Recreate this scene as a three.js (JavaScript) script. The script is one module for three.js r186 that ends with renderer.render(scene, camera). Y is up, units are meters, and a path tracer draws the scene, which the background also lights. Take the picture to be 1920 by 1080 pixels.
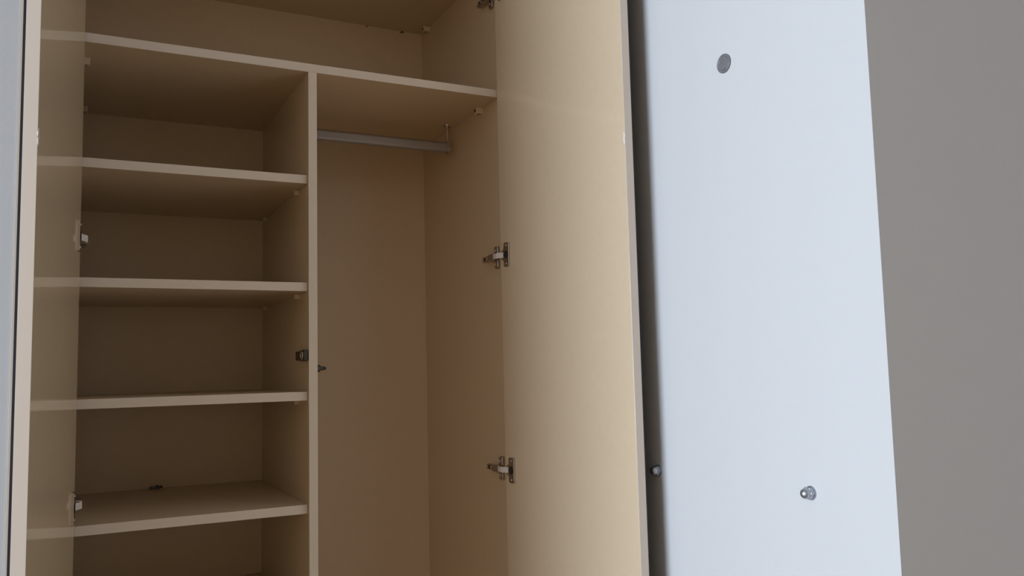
import * as THREE from 'three';
import { RoundedBoxGeometry } from 'three/addons/geometries/RoundedBoxGeometry.js';
import { mergeGeometries } from 'three/addons/utils/BufferGeometryUtils.js';
import { RectAreaLightUniformsLib } from 'three/addons/lights/RectAreaLightUniformsLib.js';
import { ImprovedNoise } from 'three/addons/math/ImprovedNoise.js';

RectAreaLightUniformsLib.init();
const rad = THREE.MathUtils.degToRad;
const scene = new THREE.Scene();
const renderer = new THREE.WebGLRenderer();
renderer.toneMapping = THREE.LinearToneMapping;
renderer.toneMappingExposure = 1.02;
renderer.shadowMap.enabled = true;

// ---------------------------------------------------------------- camera
const FOCAL = 1599.69; // pixels in a 1920 x 1080 frame
const camera = new THREE.PerspectiveCamera(2 * THREE.MathUtils.radToDeg(Math.atan(540 / FOCAL)), 1920 / 1080, 0.05, 60);
camera.position.set(-0.0037, 1.45, 1.7554);
{
  const yaw = rad(27.161), pitch = rad(5.344), roll = rad(-1.404);
  const F = new THREE.Vector3(Math.sin(yaw) * Math.cos(pitch), Math.sin(pitch), -Math.cos(yaw) * Math.cos(pitch));
  const R = new THREE.Vector3(Math.cos(yaw), 0, Math.sin(yaw));
  const U = new THREE.Vector3().crossVectors(R, F);
  const R2 = R.clone().multiplyScalar(Math.cos(roll)).addScaledVector(U, Math.sin(roll));
  const U2 = U.clone().multiplyScalar(Math.cos(roll)).addScaledVector(R, -Math.sin(roll));
  camera.quaternion.setFromRotationMatrix(new THREE.Matrix4().makeBasis(R2, U2, F.clone().negate()));
}
scene.add(camera);

// ---------------------------------------------------------------- daylight
// overcast sky outside; it enters through the one window in the left wall
scene.background = new THREE.Color().setRGB(0.80, 0.90, 1.0);
const WIN = { x: -4.5, y0: 0.7, y1: 2.3, z0: 0.35, z1: 2.8 };
{
  const L = new THREE.RectAreaLight(new THREE.Color().setRGB(0.79, 0.95, 1.17), 19.3, WIN.z1 - WIN.z0 - 0.1, WIN.y1 - WIN.y0 - 0.1);
  L.name = 'window_daylight';
  L.position.set(WIN.x + 0.02, (WIN.y0 + WIN.y1) / 2, (WIN.z0 + WIN.z1) / 2);
  L.lookAt(1, (WIN.y0 + WIN.y1) / 2, (WIN.z0 + WIN.z1) / 2);
  scene.add(L);
}

// ---------------------------------------------------------------- materials
const noise = new ImprovedNoise();
function grainTexture(size, fx, fy, lo, hi, seed) {
  const d = new Uint8Array(size * size * 4);
  for (let j = 0; j < size; j++) for (let i = 0; i < size; i++) {
    const a = (i / size) * Math.PI * 2, b = (j / size) * Math.PI * 2;
    const cx = Math.cos(a) * fx, sx = Math.sin(a) * fx, cy = Math.cos(b) * fy, sy = Math.sin(b) * fy;
    const v = 0.6 * noise.noise(cx + seed, sx + cy, sy) + 0.4 * noise.noise(cx * 3.1, sx * 3.1 + cy * 3.1 + seed, sy * 3.1);
    const t = lo + (hi - lo) * Math.min(1, Math.max(0, 0.5 + 0.7 * v)), k = (j * size + i) * 4;
    d[k] = d[k + 1] = d[k + 2] = Math.round(255 * t); d[k + 3] = 255;
  }
  const t = new THREE.DataTexture(d, size, size);
  t.wrapS = t.wrapT = THREE.RepeatWrapping; t.magFilter = THREE.LinearFilter; t.minFilter = THREE.LinearMipmapLinearFilter;
  t.generateMipmaps = true; t.needsUpdate = true;
  return t;
}
const rep = (t, r) => { const c = t.clone(); c.repeat.set(r, r); c.needsUpdate = true; return c; };
const gFine = grainTexture(256, 22, 22, 0, 1, 3.7);
const gTint = grainTexture(256, 5, 5, 0.955, 1, 11.2);
const rgb = (r, g, b) => new THREE.Color().setRGB(r, g, b);
const std = (c, rough, metal = 0, extra = {}) => new THREE.MeshPhysicalMaterial({ color: c, roughness: rough, metalness: metal, ...extra });
const M = {
  cream: std(rgb(0.76, 0.59, 0.395), 0.3, 0, { map: rep(gTint, 2), bumpMap: rep(gFine, 9), bumpScale: 0.00004 }),
  doorCream: std(rgb(0.76, 0.59, 0.395), 0.08, 0, { ior: 1.62, map: rep(gTint, 2) }),
  edge: std(rgb(0.77, 0.66, 0.545), 0.35),
  black: std(rgb(0.012, 0.011, 0.014), 0.7),
  chip: std(rgb(0.82, 0.74, 0.64), 0.7),
  plastic: std(rgb(0.79, 0.64, 0.45), 0.4),
  hole: std(rgb(0.03, 0.018, 0.01), 0.8),
  nickel: std(rgb(0.46, 0.41, 0.36), 0.3, 1),
  bright: std(rgb(0.64, 0.59, 0.56), 0.3, 1),
  satin: std(rgb(0.86, 0.82, 0.79), 0.6, 0.35),
  rail: std(rgb(0.40, 0.375, 0.36), 0.45, 0.6),
  brownPlastic: std(rgb(0.10, 0.055, 0.025), 0.45),
  darkMetal: std(rgb(0.10, 0.09, 0.085), 0.35, 0.9),
  steel: std(rgb(0.46, 0.48, 0.52), 0.42, 1),
  greyCap: std(rgb(0.20, 0.19, 0.20), 0.42),
  wall: std(rgb(0.69, 0.68, 0.66), 0.9, 0, { bumpMap: rep(gFine, 5), bumpScale: 0.00012 }),
  apricot: std(rgb(0.60, 0.43, 0.27), 0.9),
  ceiling: std(rgb(0.69, 0.68, 0.66), 0.95),
  floor: std(rgb(0.235, 0.13, 0.062), 0.45, 0, { map: rep(gTint, 1) }),
  frame: std(rgb(0.80, 0.80, 0.79), 0.4),
  glass: new THREE.MeshPhysicalMaterial({ color: 0xffffff, roughness: 0, transmission: 1, thickness: 0, ior: 1.5 }),
};

// ---------------------------------------------------------------- helpers
const used = {};
function numbered(name) { const n = used[name] = (used[name] ?? -1) + 1; return n ? name + '_' + String(n).padStart(3, '0') : name; }
function metres(g) { // texture coordinates in metres, by the dominant axis of the normal
  const p = g.attributes.position, n = g.attributes.normal, uv = new Float32Array(p.count * 2);
  for (let i = 0; i < p.count; i++) {
    const a = Math.abs(n.getX(i)), b = Math.abs(n.getY(i)), c = Math.abs(n.getZ(i));
    const [u, v] = a >= b && a >= c ? [p.getZ(i), p.getY(i)] : b >= c ? [p.getX(i), p.getZ(i)] : [p.getX(i), p.getY(i)];
    uv[2 * i] = u; uv[2 * i + 1] = v;
  }
  g.setAttribute('uv', new THREE.BufferAttribute(uv, 2));
  return g;
}
function bx(x0, x1, y0, y1, z0, z1, r = 0.0006, seg = 1) {
  const g = r ? new RoundedBoxGeometry(x1 - x0, y1 - y0, z1 - z0, seg, r) : new THREE.BoxGeometry(x1 - x0, y1 - y0, z1 - z0);
  g.translate((x0 + x1) / 2, (y0 + y1) / 2, (z0 + z1) / 2);
  return metres(g);
}
function cyl(r0, r1, len, axis, x, y, z, seg = 24) { // from r0 to r1 along +axis, centred at x, y, z
  const g = new THREE.CylinderGeometry(r1, r0, len, seg);
  if (axis === 'x') g.rotateZ(-Math.PI / 2); if (axis === 'z') g.rotateX(Math.PI / 2);
  return g.translate(x, y, z);
}
const join = (list) => list.length === 1 ? list[0] : mergeGeometries(list.map((g) => (g.index ? g.toNonIndexed() : g)));
function part(name, geoms, mat, parent, label) {
  const m = new THREE.Mesh(join([].concat(geoms)), mat);
  m.name = name; m.castShadow = m.receiveShadow = true;
  if (label) m.userData.label = label;
  parent.add(m);
  return m;
}
function thing(name, label, category, pos = [0, 0, 0], group) {
  const o = new THREE.Group(); o.name = numbered(name); o.position.set(...pos);
  o.userData = { label, category }; if (group) o.userData.group = group;
  scene.add(o); return o;
}
function struct(name, geoms, mat, label, category) {
  const m = part(name, geoms, mat, scene);
  m.userData = { kind: 'structure', label, category };
  return m;
}
const local = (o, [x, y, z]) => [x - o.position.x, y - o.position.y, z - o.position.z];

// ---------------------------------------------------------------- the room
const H = 2.62, WX = 0.975, CZ = 0.955, BZ = -0.53;
struct('floor', bx(WIN.x - 0.2, 2.8, -0.1, 0, BZ - 0.12, 4.52, 0), M.floor, 'warm brown floor of the room', 'floor');
struct('ceiling', bx(WIN.x - 0.2, 2.8, H, H + 0.1, BZ - 0.12, 4.52, 0), M.ceiling, 'plain white ceiling of the room', 'ceiling');
struct('wall_front', bx(WIN.x, -0.105, 0, H, BZ, 0.02, 0), M.wall, 'pale wall standing left of the wardrobe', 'wall');
struct('wall_niche', bx(-0.105, WX, 0, H, BZ - 0.12, BZ, 0), M.wall, 'wall behind the wardrobe', 'wall');
struct('wall_right', bx(WX, WX + 0.12, 0, H, BZ - 0.12, CZ - 0.0005, 0), M.wall, 'brightly lit white wall with bolt heads right of the open door', 'wall');
struct('wall_front_right', [bx(WX + 0.12, 2.6, 0, H, CZ - 0.12, CZ, 0), bx(WX, WX + 0.12, 0, H, CZ - 0.0005, CZ, 0)], M.wall, 'shaded grey wall face round the corner of the white wall', 'wall');
struct('wall_back', bx(WIN.x, 2.6, 0, H, 4.4, 4.52, 0), M.apricot, 'apricot painted wall behind the viewer', 'wall');
struct('wall_far_right', bx(2.6, 2.72, 0, H, CZ - 0.12, 4.52, 0), M.wall, 'plain white side wall opposite the window', 'wall');
struct('wall_left', [
  bx(WIN.x - 0.2, WIN.x, 0, H, BZ, WIN.z0, 0), bx(WIN.x-0.2, WIN.x, 0, H, WIN.z1, 4.52, 0),
  bx(WIN.x - 0.2, WIN.x, 0, WIN.y0, WIN.z0, WIN.z1, 0), bx(WIN.x - 0.2, WIN.x, WIN.y1, H, WIN.z0, WIN.z1, 0),
], M.wall, 'white wall with the window', 'wall');
{
  const zc = (WIN.z0 + WIN.z1) / 2, x0 = WIN.x - 0.12, x1 = WIN.x - 0.06, f = 0.05;
  const w = struct('window_1', [
    bx(x0, x1, WIN.y0, WIN.y0 + f, WIN.z0, WIN.z1), bx(x0, x1, WIN.y1 - f, WIN.y1, WIN.z0, WIN.z1),
    bx(x0, x1, WIN.y0 + f, WIN.y1 - f, WIN.z0, WIN.z0 + f), bx(x0, x1, WIN.y0 + f, WIN.y1 - f, WIN.z1 - f, WIN.z1),
    bx(x0, x1, WIN.y0 + f, WIN.y1 - f, zc - f / 2, zc + f / 2),
  ], M.frame, 'white window with two panes', 'window');
  for (const [a, b] of [[WIN.z0 + f, zc - f / 2], [zc + f / 2, WIN.z1 - f]])
    part('pane', bx(WIN.x - 0.094, WIN.x - 0.09, WIN.y0 + f, WIN.y1 - f, a, b, 0), M.glass, w);
}

// ---------------------------------------------------------------- the wardrobe
const T = 0.018, DL = 0.4244, XL = -0.007, XR = 0.8747, DEP = 0.492, YC = 2.4203, Y0 = 0.08;
const SH = [2.1034, 1.8645, 1.6372, 1.4114, 1.1834, 0.9555, 0.7275, 0.4995];
const SET = -0.011;
const wardrobe = thing('wardrobe', 'tall cream wardrobe with both doors open and empty shelves', 'wardrobe', [(XL + XR) / 2, 0, -DEP / 2]);
const wp = (name, geoms, mat, label) => { const g = join([].concat(geoms)); g.translate(-wardrobe.position.x, 0, -wardrobe.position.z); return part(name, g, mat, wardrobe, label); };
wp('side_panel', bx(XL - T, XL, 0, YC + T, -DEP - 0.006, 0), M.cream);
wp('side_panel', bx(XR, XR + T, 0, YC + T, -DEP - 0.006, 0), M.cream);
wp('top_panel', bx(XL, XR, YC, YC + T, -DEP, 0), M.cream);
wp('bottom_panel', bx(XL, XR, Y0, Y0 + T, -DEP, 0), M.cream);
wp('plinth', bx(XL, XR, 0, Y0, -0.06, -0.042), M.cream);
wp('back_panel', bx(XL, XR, Y0, YC + T, -DEP - 0.006, -DEP, 0), M.cream);
wp('divider', bx(DL, DL + T, Y0 + T, SH[0] - T, -DEP, -0.0012), M.cream);
wp('divider_edge', bx(DL, DL + T, Y0 + T, SH[0] - T, -0.0012, 0, 0.0004), M.edge, 'pale edge strip of the upright divider');
SH.forEach((y, i) => {
  const z1 = i ? SET : 0, x0 = i ? XL + 0.0005 : XL, x1 = i ? DL - 0.0008 : XR;
  const s = wp('shelf', bx(x0, x1, y - T, y, -DEP + (i ? 0.001 : 0), z1 - 0.0012), M.cream, i ? undefined : 'full-width fixed top shelf');
  part('shelf_edge', bx(x0, x1, y - T, y, z1 - 0.0012, z1, 0.0004).translate(-wardrobe.position.x, 0, -wardrobe.position.z), M.edge, s);
});
wp('filler_strip', bx(-0.1045, XL - T - 0.0005, 0, YC + T, -0.02, 0.0215), M.edge, 'narrow pale filler between wardrobe and left wall');
wp('filler_strip', bx(XR + T + 0.0005, WX - 0.001, 0, YC + T, -0.05, -0.03), M.edge, 'narrow pale filler between wardrobe and white wall');

// doors: local x runs from the hinge to the free edge, local z = 0 is the inner face
function makeDoor(xh, zh, angle, s, chipY) { // s = side the thickness lies on
  const d = new THREE.Group();
  const zz = (a, b) => (s > 0 ? [a, b] : [-b, -a]), W = 0.45, y0 = Y0 - 0.02, y1 = YC + T;
  const leaf = part('door', bx(-0.007, W - 0.001, y0, y1, ...zz(0, T)), M.doorCream, wardrobe);
  leaf.position.set(xh - wardrobe.position.x, 0, zh - wardrobe.position.z); leaf.rotation.y = angle;
  part('edge_band', bx(W - 0.001, W, y0, y1, ...zz(0, T), 0.0004), M.edge, leaf, 'pale band along the door edge');
  part('outer_skin', bx(-0.007, W, y0, y1, ...zz(T, T + 0.0034), 0.0002), M.black, leaf, 'thin black outer face of the door');
  const chips = [];
  for (let i = 0; i < 5; i++) {
    const c = new THREE.IcosahedronGeometry(1, 1);
    c.scale(0.0022 + 0.0008 * (i % 2), 0.0045, 0.0011); c.translate(W - 0.0018 - 0.0007 * (i % 3), chipY + (i - 2) * 0.0042, -s * 0.0002);
    chips.push(c);
  }
  part('edge_chip', chips, M.chip, leaf, 'small pale chip in the door edge');
  return leaf;
}
makeDoor(0.8677, 0.012, rad(-85), -1, 1.874);
makeDoor(0.0, 0.012, rad(-97), 1, 1.778);

// concealed hinges; x is mirrored for the left side
function makeHinge(y, side) {
  const xi = side > 0 ? XR : XL, mx = (g) => { if (side < 0) { g.scale(-1, 1, 1); const ix = g.index; if (ix) for (let i = 0; i < ix.count; i += 3) { const a = ix.getX(i); ix.setX(i, ix.getX(i + 1)); ix.setX(i + 1, a); } else { const P = g.attributes; for (const k in P) for (let i = 0; i < P[k].count; i += 3) for (let c = 0; c < P[k].itemSize; c++) { const a = P[k].array[i * P[k].itemSize + c]; P[k].array[i * P[k].itemSize + c] = P[k].array[(i + 1) * P[k].itemSize + c]; P[k].array[(i + 1) * P[k].itemSize + c] = a; } } } return g; };
  const g = (l) => mx(join([].concat(l)));
  // local frame: x = 0 on the panel (minus goes into the wardrobe), z = 0 at the panel front
  const arm = part('hinge', g([
    bx(-0.0165, -0.006, -0.0062, 0.0062, -0.077, -0.028, 0.0018, 2),
    bx(-0.0205, -0.006, -0.0075, 0.0075, -0.04, -0.008, 0.002, 2),
  ]), M.nickel, wardrobe, 'nickel arm of a concealed cabinet hinge');
  arm.position.set(xi - wardrobe.position.x, y, -wardrobe.position.z);
  const wing = new THREE.Shape();
  wing.moveTo(-0.045, -0.006); wing.lineTo(-0.03, -0.006); wing.lineTo(-0.03, -0.021); wing.quadraticCurveTo(-0.03, -0.025, -0.026, -0.025); wing.lineTo(-0.018, -0.025);
  wing.quadraticCurveTo(-0.014, -0.025, -0.014, -0.021); wing.lineTo(-0.014, 0.021); wing.quadraticCurveTo(-0.014, 0.025, -0.018, 0.025); wing.lineTo(-0.026, 0.025);
  wing.quadraticCurveTo(-0.03, 0.025, -0.03, 0.021); wing.lineTo(-0.03, 0.006); wing.lineTo(-0.045, 0.006); wing.closePath();
  const pl = new THREE.ExtrudeGeometry(wing, { depth: 0.006, bevelEnabled: true, bevelSize: 0.001, bevelThickness: 0.001, bevelSegments: 1 });
  pl.rotateY(-Math.PI / 2); // shape x -> z, extrusion -> -x
  part('mounting_plate', g(pl), M.nickel, arm);
  for (const dy of [-0.016, 0.016]) part('screw', g([cyl(0.0036, 0.0032, 0.0022, 'x', -0.0082, dy, -0.022, 16).rotateX(0), bx(-0.0098, -0.0092, dy - 0.003, dy + 0.003, -0.0224, -0.0216, 0)]), M.bright, arm);
  part('screw', g(cyl(0.0034, 0.0034, 0.002, 'x', -0.0172, 0, -0.052, 16)), M.bright, arm);
  part('screw', g(cyl(0.0028, 0.0028, 0.002, 'x', -0.0172, 0, -0.071, 16)), M.bright, arm);
  part('slot', g(cyl(0.0044, 0.0044, 0.0008, 'x', -0.0167, 0, -0.061, 16)), M.hole, arm);
  const link = bx(-0.0012, 0.0012, -0.0062, 0.0062, -0.0135, 0.0135, 0.0005);
  link.rotateY(rad(29)).translate(-0.0128, 0, 0.0145);
  part('link', g([link, bx(-0.019, -0.0168, -0.0058, 0.0058, -0.012, -0.003, 0.0005)]), M.satin, arm, 'bright metal link between hinge arm and cup');
  // cup plate lies on the door's inner face
  const cup = new THREE.Shape(), a = 0.027;
  cup.moveTo(0.033, -a); cup.lineTo(0.033, a); cup.lineTo(0.015, a); cup.quadraticCurveTo(0.012, a, 0.012, a - 0.003); cup.lineTo(0.012, 0.013);
  cup.quadraticCurveTo(0.002, 0.011, 0.002, 0); cup.quadraticCurveTo(0.002, -0.011, 0.012, -0.013); cup.lineTo(0.012, -a + 0.003); cup.quadraticCurveTo(0.012, -a, 0.015, -a); cup.closePath();
  const cg = new THREE.ExtrudeGeometry(cup, { depth: 0.0032, bevelEnabled: true, bevelSize: 0.0006, bevelThickness: 0.0006, bevelSegments: 1 });
  const onDoor = (q) => { // door frame (s along the door, out of its inner face) into the hinge frame
    q.rotateY(-Math.PI / 2); // s -> z, depth -> -x
    q.rotateY(rad(side > 0 ? 5 : 7)); q.translate(0.8677 - XR, 0, 0.012); return q; };
  part('cup_plate', g(onDoor(cg)), M.nickel, arm);
  for (const dy of [-0.021, 0.021]) part('screw', g(onDoor(new THREE.SphereGeometry(0.003, 12, 8).scale(1, 1, 0.5).translate(0.0225, dy, 0.0042))), M.bright, arm);
  part('cup_recess', g(onDoor(new THREE.CylinderGeometry(0.0095, 0.0095, 0.0008, 24).rotateX(Math.PI / 2).translate(0.022, 0, 0.0038))), M.hole, arm);
}
for (const y of [2.338, 1.7075, 1.2225, 0.6, 0.2]) for (const side of [1, -1]) makeHinge(y, side);

// cream connector blocks under the fixed shelf and the top panel
function connector(side, yTop, zc) {
  const x = side > 0 ? XR : XL, s = -side, w = 0.0185, h = 0.0145;
  const X = (a, b) => (s > 0 ? [x + a, x + b] : [x - b, x - a]);
  const c = wp('connector_block', bx(...X(0, w), yTop - h, yTop, zc - 0.0075, zc + 0.0075, 0.0012, 2), M.plastic);
  const off = (g) => g.translate(-wardrobe.position.x, 0, -wardrobe.position.z);
  part('screw_hole', off(cyl(0.0042, 0.0042, 0.0006, 'x', x + s * (w + 0.0001), yTop - h * 0.45, zc - 0.001, 18)), M.hole, c);
  for (const dz of [-0.003, 0.0045]) part('notch', off(bx(...X(w * 0.35, w * 0.72), yTop - h - 0.0003, yTop - h + 0.0003, zc + dz - 0.0009, zc + dz + 0.0009, 0)), M.hole, c);
}
for (const side of [1, -1]) for (const z of [-0.095, -0.435]) { connector(side, SH[0] - T, z); connector(side, YC, z); }

// shelf pegs on the divider
for (const [i, z] of [[1, -0.089], [1, -0.437], [2, -0.086], [2, -0.431], [3, -0.089], [3, -0.432], [4, -0.089], [4, -0.432]]) {
  const yb = SH[i] - T;
  wp('shelf_peg', [
    bx(DL - 0.002, DL, yb - 0.010, yb - 0.0005, z - 0.006, z + 0.006, 0.0005), bx(DL - 0.011, DL, yb - 0.0026, yb - 0.0005, z - 0.006, z + 0.006, 0.0005),
    bx(DL - 0.010, DL, yb - 0.010, yb - 0.0025, z - 0.001, z + 0.001, 0.0003),
  ], M.plastic);
}

// hanging rail with its drop bracket
{
  const yT = 2.0405, yB = 2.0125, z = -0.262, yc = (yT + yB) / 2, h = (yT - yB) / 2;
  const oval = new THREE.Shape(); const w = 0.0075;
  oval.absarc(0, h - w, w, 0, Math.PI, false); oval.absarc(0, -h + w, w, Math.PI, Math.PI * 2, false);
  const rg = new THREE.ExtrudeGeometry(oval, { depth: XR - 0.016 - DL - T, bevelEnabled: false, curveSegments: 10 });
  rg.rotateY(Math.PI / 2).translate(DL + T, yc, z);
  const rail = wp('hanging_rail', rg, M.rail, 'grey oval metal clothes rail');
  const off = (g) => g.translate(-wardrobe.position.x, 0, -wardrobe.position.z), bxX = XR - 0.0225;
  part('flange', off(join([cyl(0.0105, 0.0115, 0.003, 'y', bxX, SH[0] - T - 0.0015, z, 24), cyl(0.0045, 0.006, 0.004, 'y', bxX, SH[0] - T - 0.005, z, 16)])), M.nickel, rail);
  part('stem', off(cyl(0.0028, 0.0028, SH[0] - T - 0.006 - yT, 'y', bxX, (SH[0] - T - 0.006 + yT) / 2, z, 14)), M.bright, rail);
  part('bracket', off(join([
    bx(bxX - 0.004, bxX + 0.004, yT - 0.001, yT + 0.0025, z - 0.0095, z + 0.0095, 0.0008), bx(bxX - 0.004, bxX + 0.004, yB - 0.0025, yB + 0.001, z - 0.0095, z + 0.0095, 0.0008),
    bx(bxX - 0.004, bxX + 0.004, yB, yT, z + 0.0076, z + 0.0095, 0.0006), bx(bxX - 0.004, bxX + 0.004, yB, yT, z - 0.0095, z - 0.0076, 0.0006)])), M.nickel, rail);
  part('bracket_screw', off(cyl(0.0026, 0.0026, 0.0016, 'z', bxX, yB + 0.007, z + 0.0101, 14)), M.bright, rail);
  part('end_socket', off(cyl(0.0165, 0.0165, 0.003, 'x', DL + T + 0.0015, yc, z, 24)), M.nickel, rail);
}

// catch on the divider's shelf side, bolt on its hanging side
{
  const y = 1.486, off = (g) => g.translate(-wardrobe.position.x, 0, -wardrobe.position.z);
  const c = wp('door_catch', bx(DL - 0.009, DL, y - 0.0095, y + 0.0095, -0.082, -0.040, 0.0015, 2), M.brownPlastic, 'dark brown catch on the divider');
  part('catch_housing', off(bx(DL - 0.0095, DL, y - 0.0115, y + 0.0115, -0.042, -0.003, 0.0025, 2)), M.darkMetal, c);
  part('roller', off(new THREE.TorusGeometry(0.0082, 0.0018, 10, 24).rotateY(Math.PI / 2).translate(DL - 0.0098, y, -0.021)), M.bright, c);
  part('roller_hole', off(cyl(0.0052, 0.0052, 0.001, 'x', DL - 0.0096, y, -0.021, 18)), M.hole, c);
  const yb = 1.4585, zb = -0.012;
  const b = wp('lock_bolt', join([cyl(0.0094, 0.0065, 0.008, 'x', DL + T + 0.004, yb, zb, 24), cyl(0.0043, 0.0040, 0.009, 'x', DL + T + 0.0118, yb, zb, 20)]), M.darkMetal, 'small dark bolt on the divider edge');
  part('bolt_tip', off(new THREE.SphereGeometry(0.0032, 14, 10).translate(DL + T + 0.0175, yb, zb)), M.hole, b);
}
// dark bent staples along the top rear joint
for (const [x, w, a] of [[0.812, 0.008, 0.5], [0.817, 0.004, -0.6], [0.709, 0.0035, 0.3]]) {
  const g = new THREE.CapsuleGeometry(0.0013, w, 3, 8); g.rotateZ(Math.PI / 2 + a); g.translate(x, YC - 0.003, -DEP + 0.002);
  wp('staple', g, M.hole, 'dark bent staple in the rear joint');
}

// ---------------------------------------------------------------- loose and wall-mounted things
{
  const t = thing('metal_fitting', 'small dark metal fitting lying at the back of a cream shelf', 'fitting', [0.172, SH[4], -0.475]);
  part('body', bx(-0.012, 0.010, 0, 0.006, -0.005, 0.005, 0.0012, 2), M.darkMetal, t);
  part('pin', cyl(0.0032, 0.0028, 0.012, 'x', 0.011, 0.0048, 0.001, 14), M.darkMetal, t);
  part('collar', cyl(0.0045, 0.0045, 0.003, 'x', 0.004, 0.0055, 0.001, 16), M.hole, t);
}
function capNut(y, z, label) {
  const t = thing('cap_nut', label, 'nut', [WX, y, z], 'cap nuts on the white wall');
  part('washer', cyl(0.0102, 0.0108, 0.002, 'x', -0.001, 0, 0, 32).rotateX(0), M.steel, t);
  const hexr = 0.017 / Math.sqrt(3), hs = new THREE.Shape();
  for (let i = 0; i < 6; i++) { const a = i * Math.PI / 3; hs[i ? 'lineTo' : 'moveTo'](hexr * Math.cos(a), hexr * Math.sin(a)); }
  hs.closePath();
  const hg = new THREE.ExtrudeGeometry(hs, { depth: 0.0055, bevelEnabled: true, bevelSize: 0.0007, bevelThickness: 0.0007, bevelSegments: 2, bevelOffset: -0.0007 });
  hg.rotateY(-Math.PI / 2).translate(-0.0025, 0, 0);
  part('hex_body', hg, M.steel, t);
  const pts = [[0.0084, 0], [0.0080, 0.0012]]; for (let i = 0; i <= 10; i++) { const a = i / 10 * Math.PI / 2; pts.push([Math.max(0.00001, 0.0078 * Math.cos(a)), 0.0025 + 0.0075 * Math.sin(a)]); }
  const dg = new THREE.LatheGeometry(pts.map(([r, h]) => new THREE.Vector2(r, h)), 32);
  dg.rotateZ(Math.PI / 2).translate(-0.0088, 0, 0);
  part('dome', dg, M.steel, t);
}
capNut(1.254, 0.805, 'shiny domed cap nut on the brightly lit part of the white wall');
capNut(1.252, 0.432, 'domed cap nut on white wall in the shadow beside the open door');
{
  const t = thing('cover_cap', 'round flat grey cover cap high on the white wall', 'cover cap', [WX, 1.959, 0.664]);
  const pr = [[0.00001, 0.0032], [0.0105, 0.0032], [0.0110, 0.0020], [0.0124, 0.0020], [0.0128, 0.0038], [0.0152, 0.0034], [0.0164, 0.0024], [0.0166, 0]];
  const g = new THREE.LatheGeometry(pr.map(([r, h]) => new THREE.Vector2(r, h)).reverse(), 48);
  g.rotateZ(Math.PI / 2);
  part('disc', g, M.greyCap, t);
  part('notch', [cyl(0.0016, 0.0012, 0.0012, 'x', -0.0038, -0.0115, 0.0022, 12), cyl(0.0012, 0.0009, 0.0012, 'x', -0.0038, -0.0125, -0.0018, 12)], M.greyCap, t);
}

renderer.render(scene, camera);
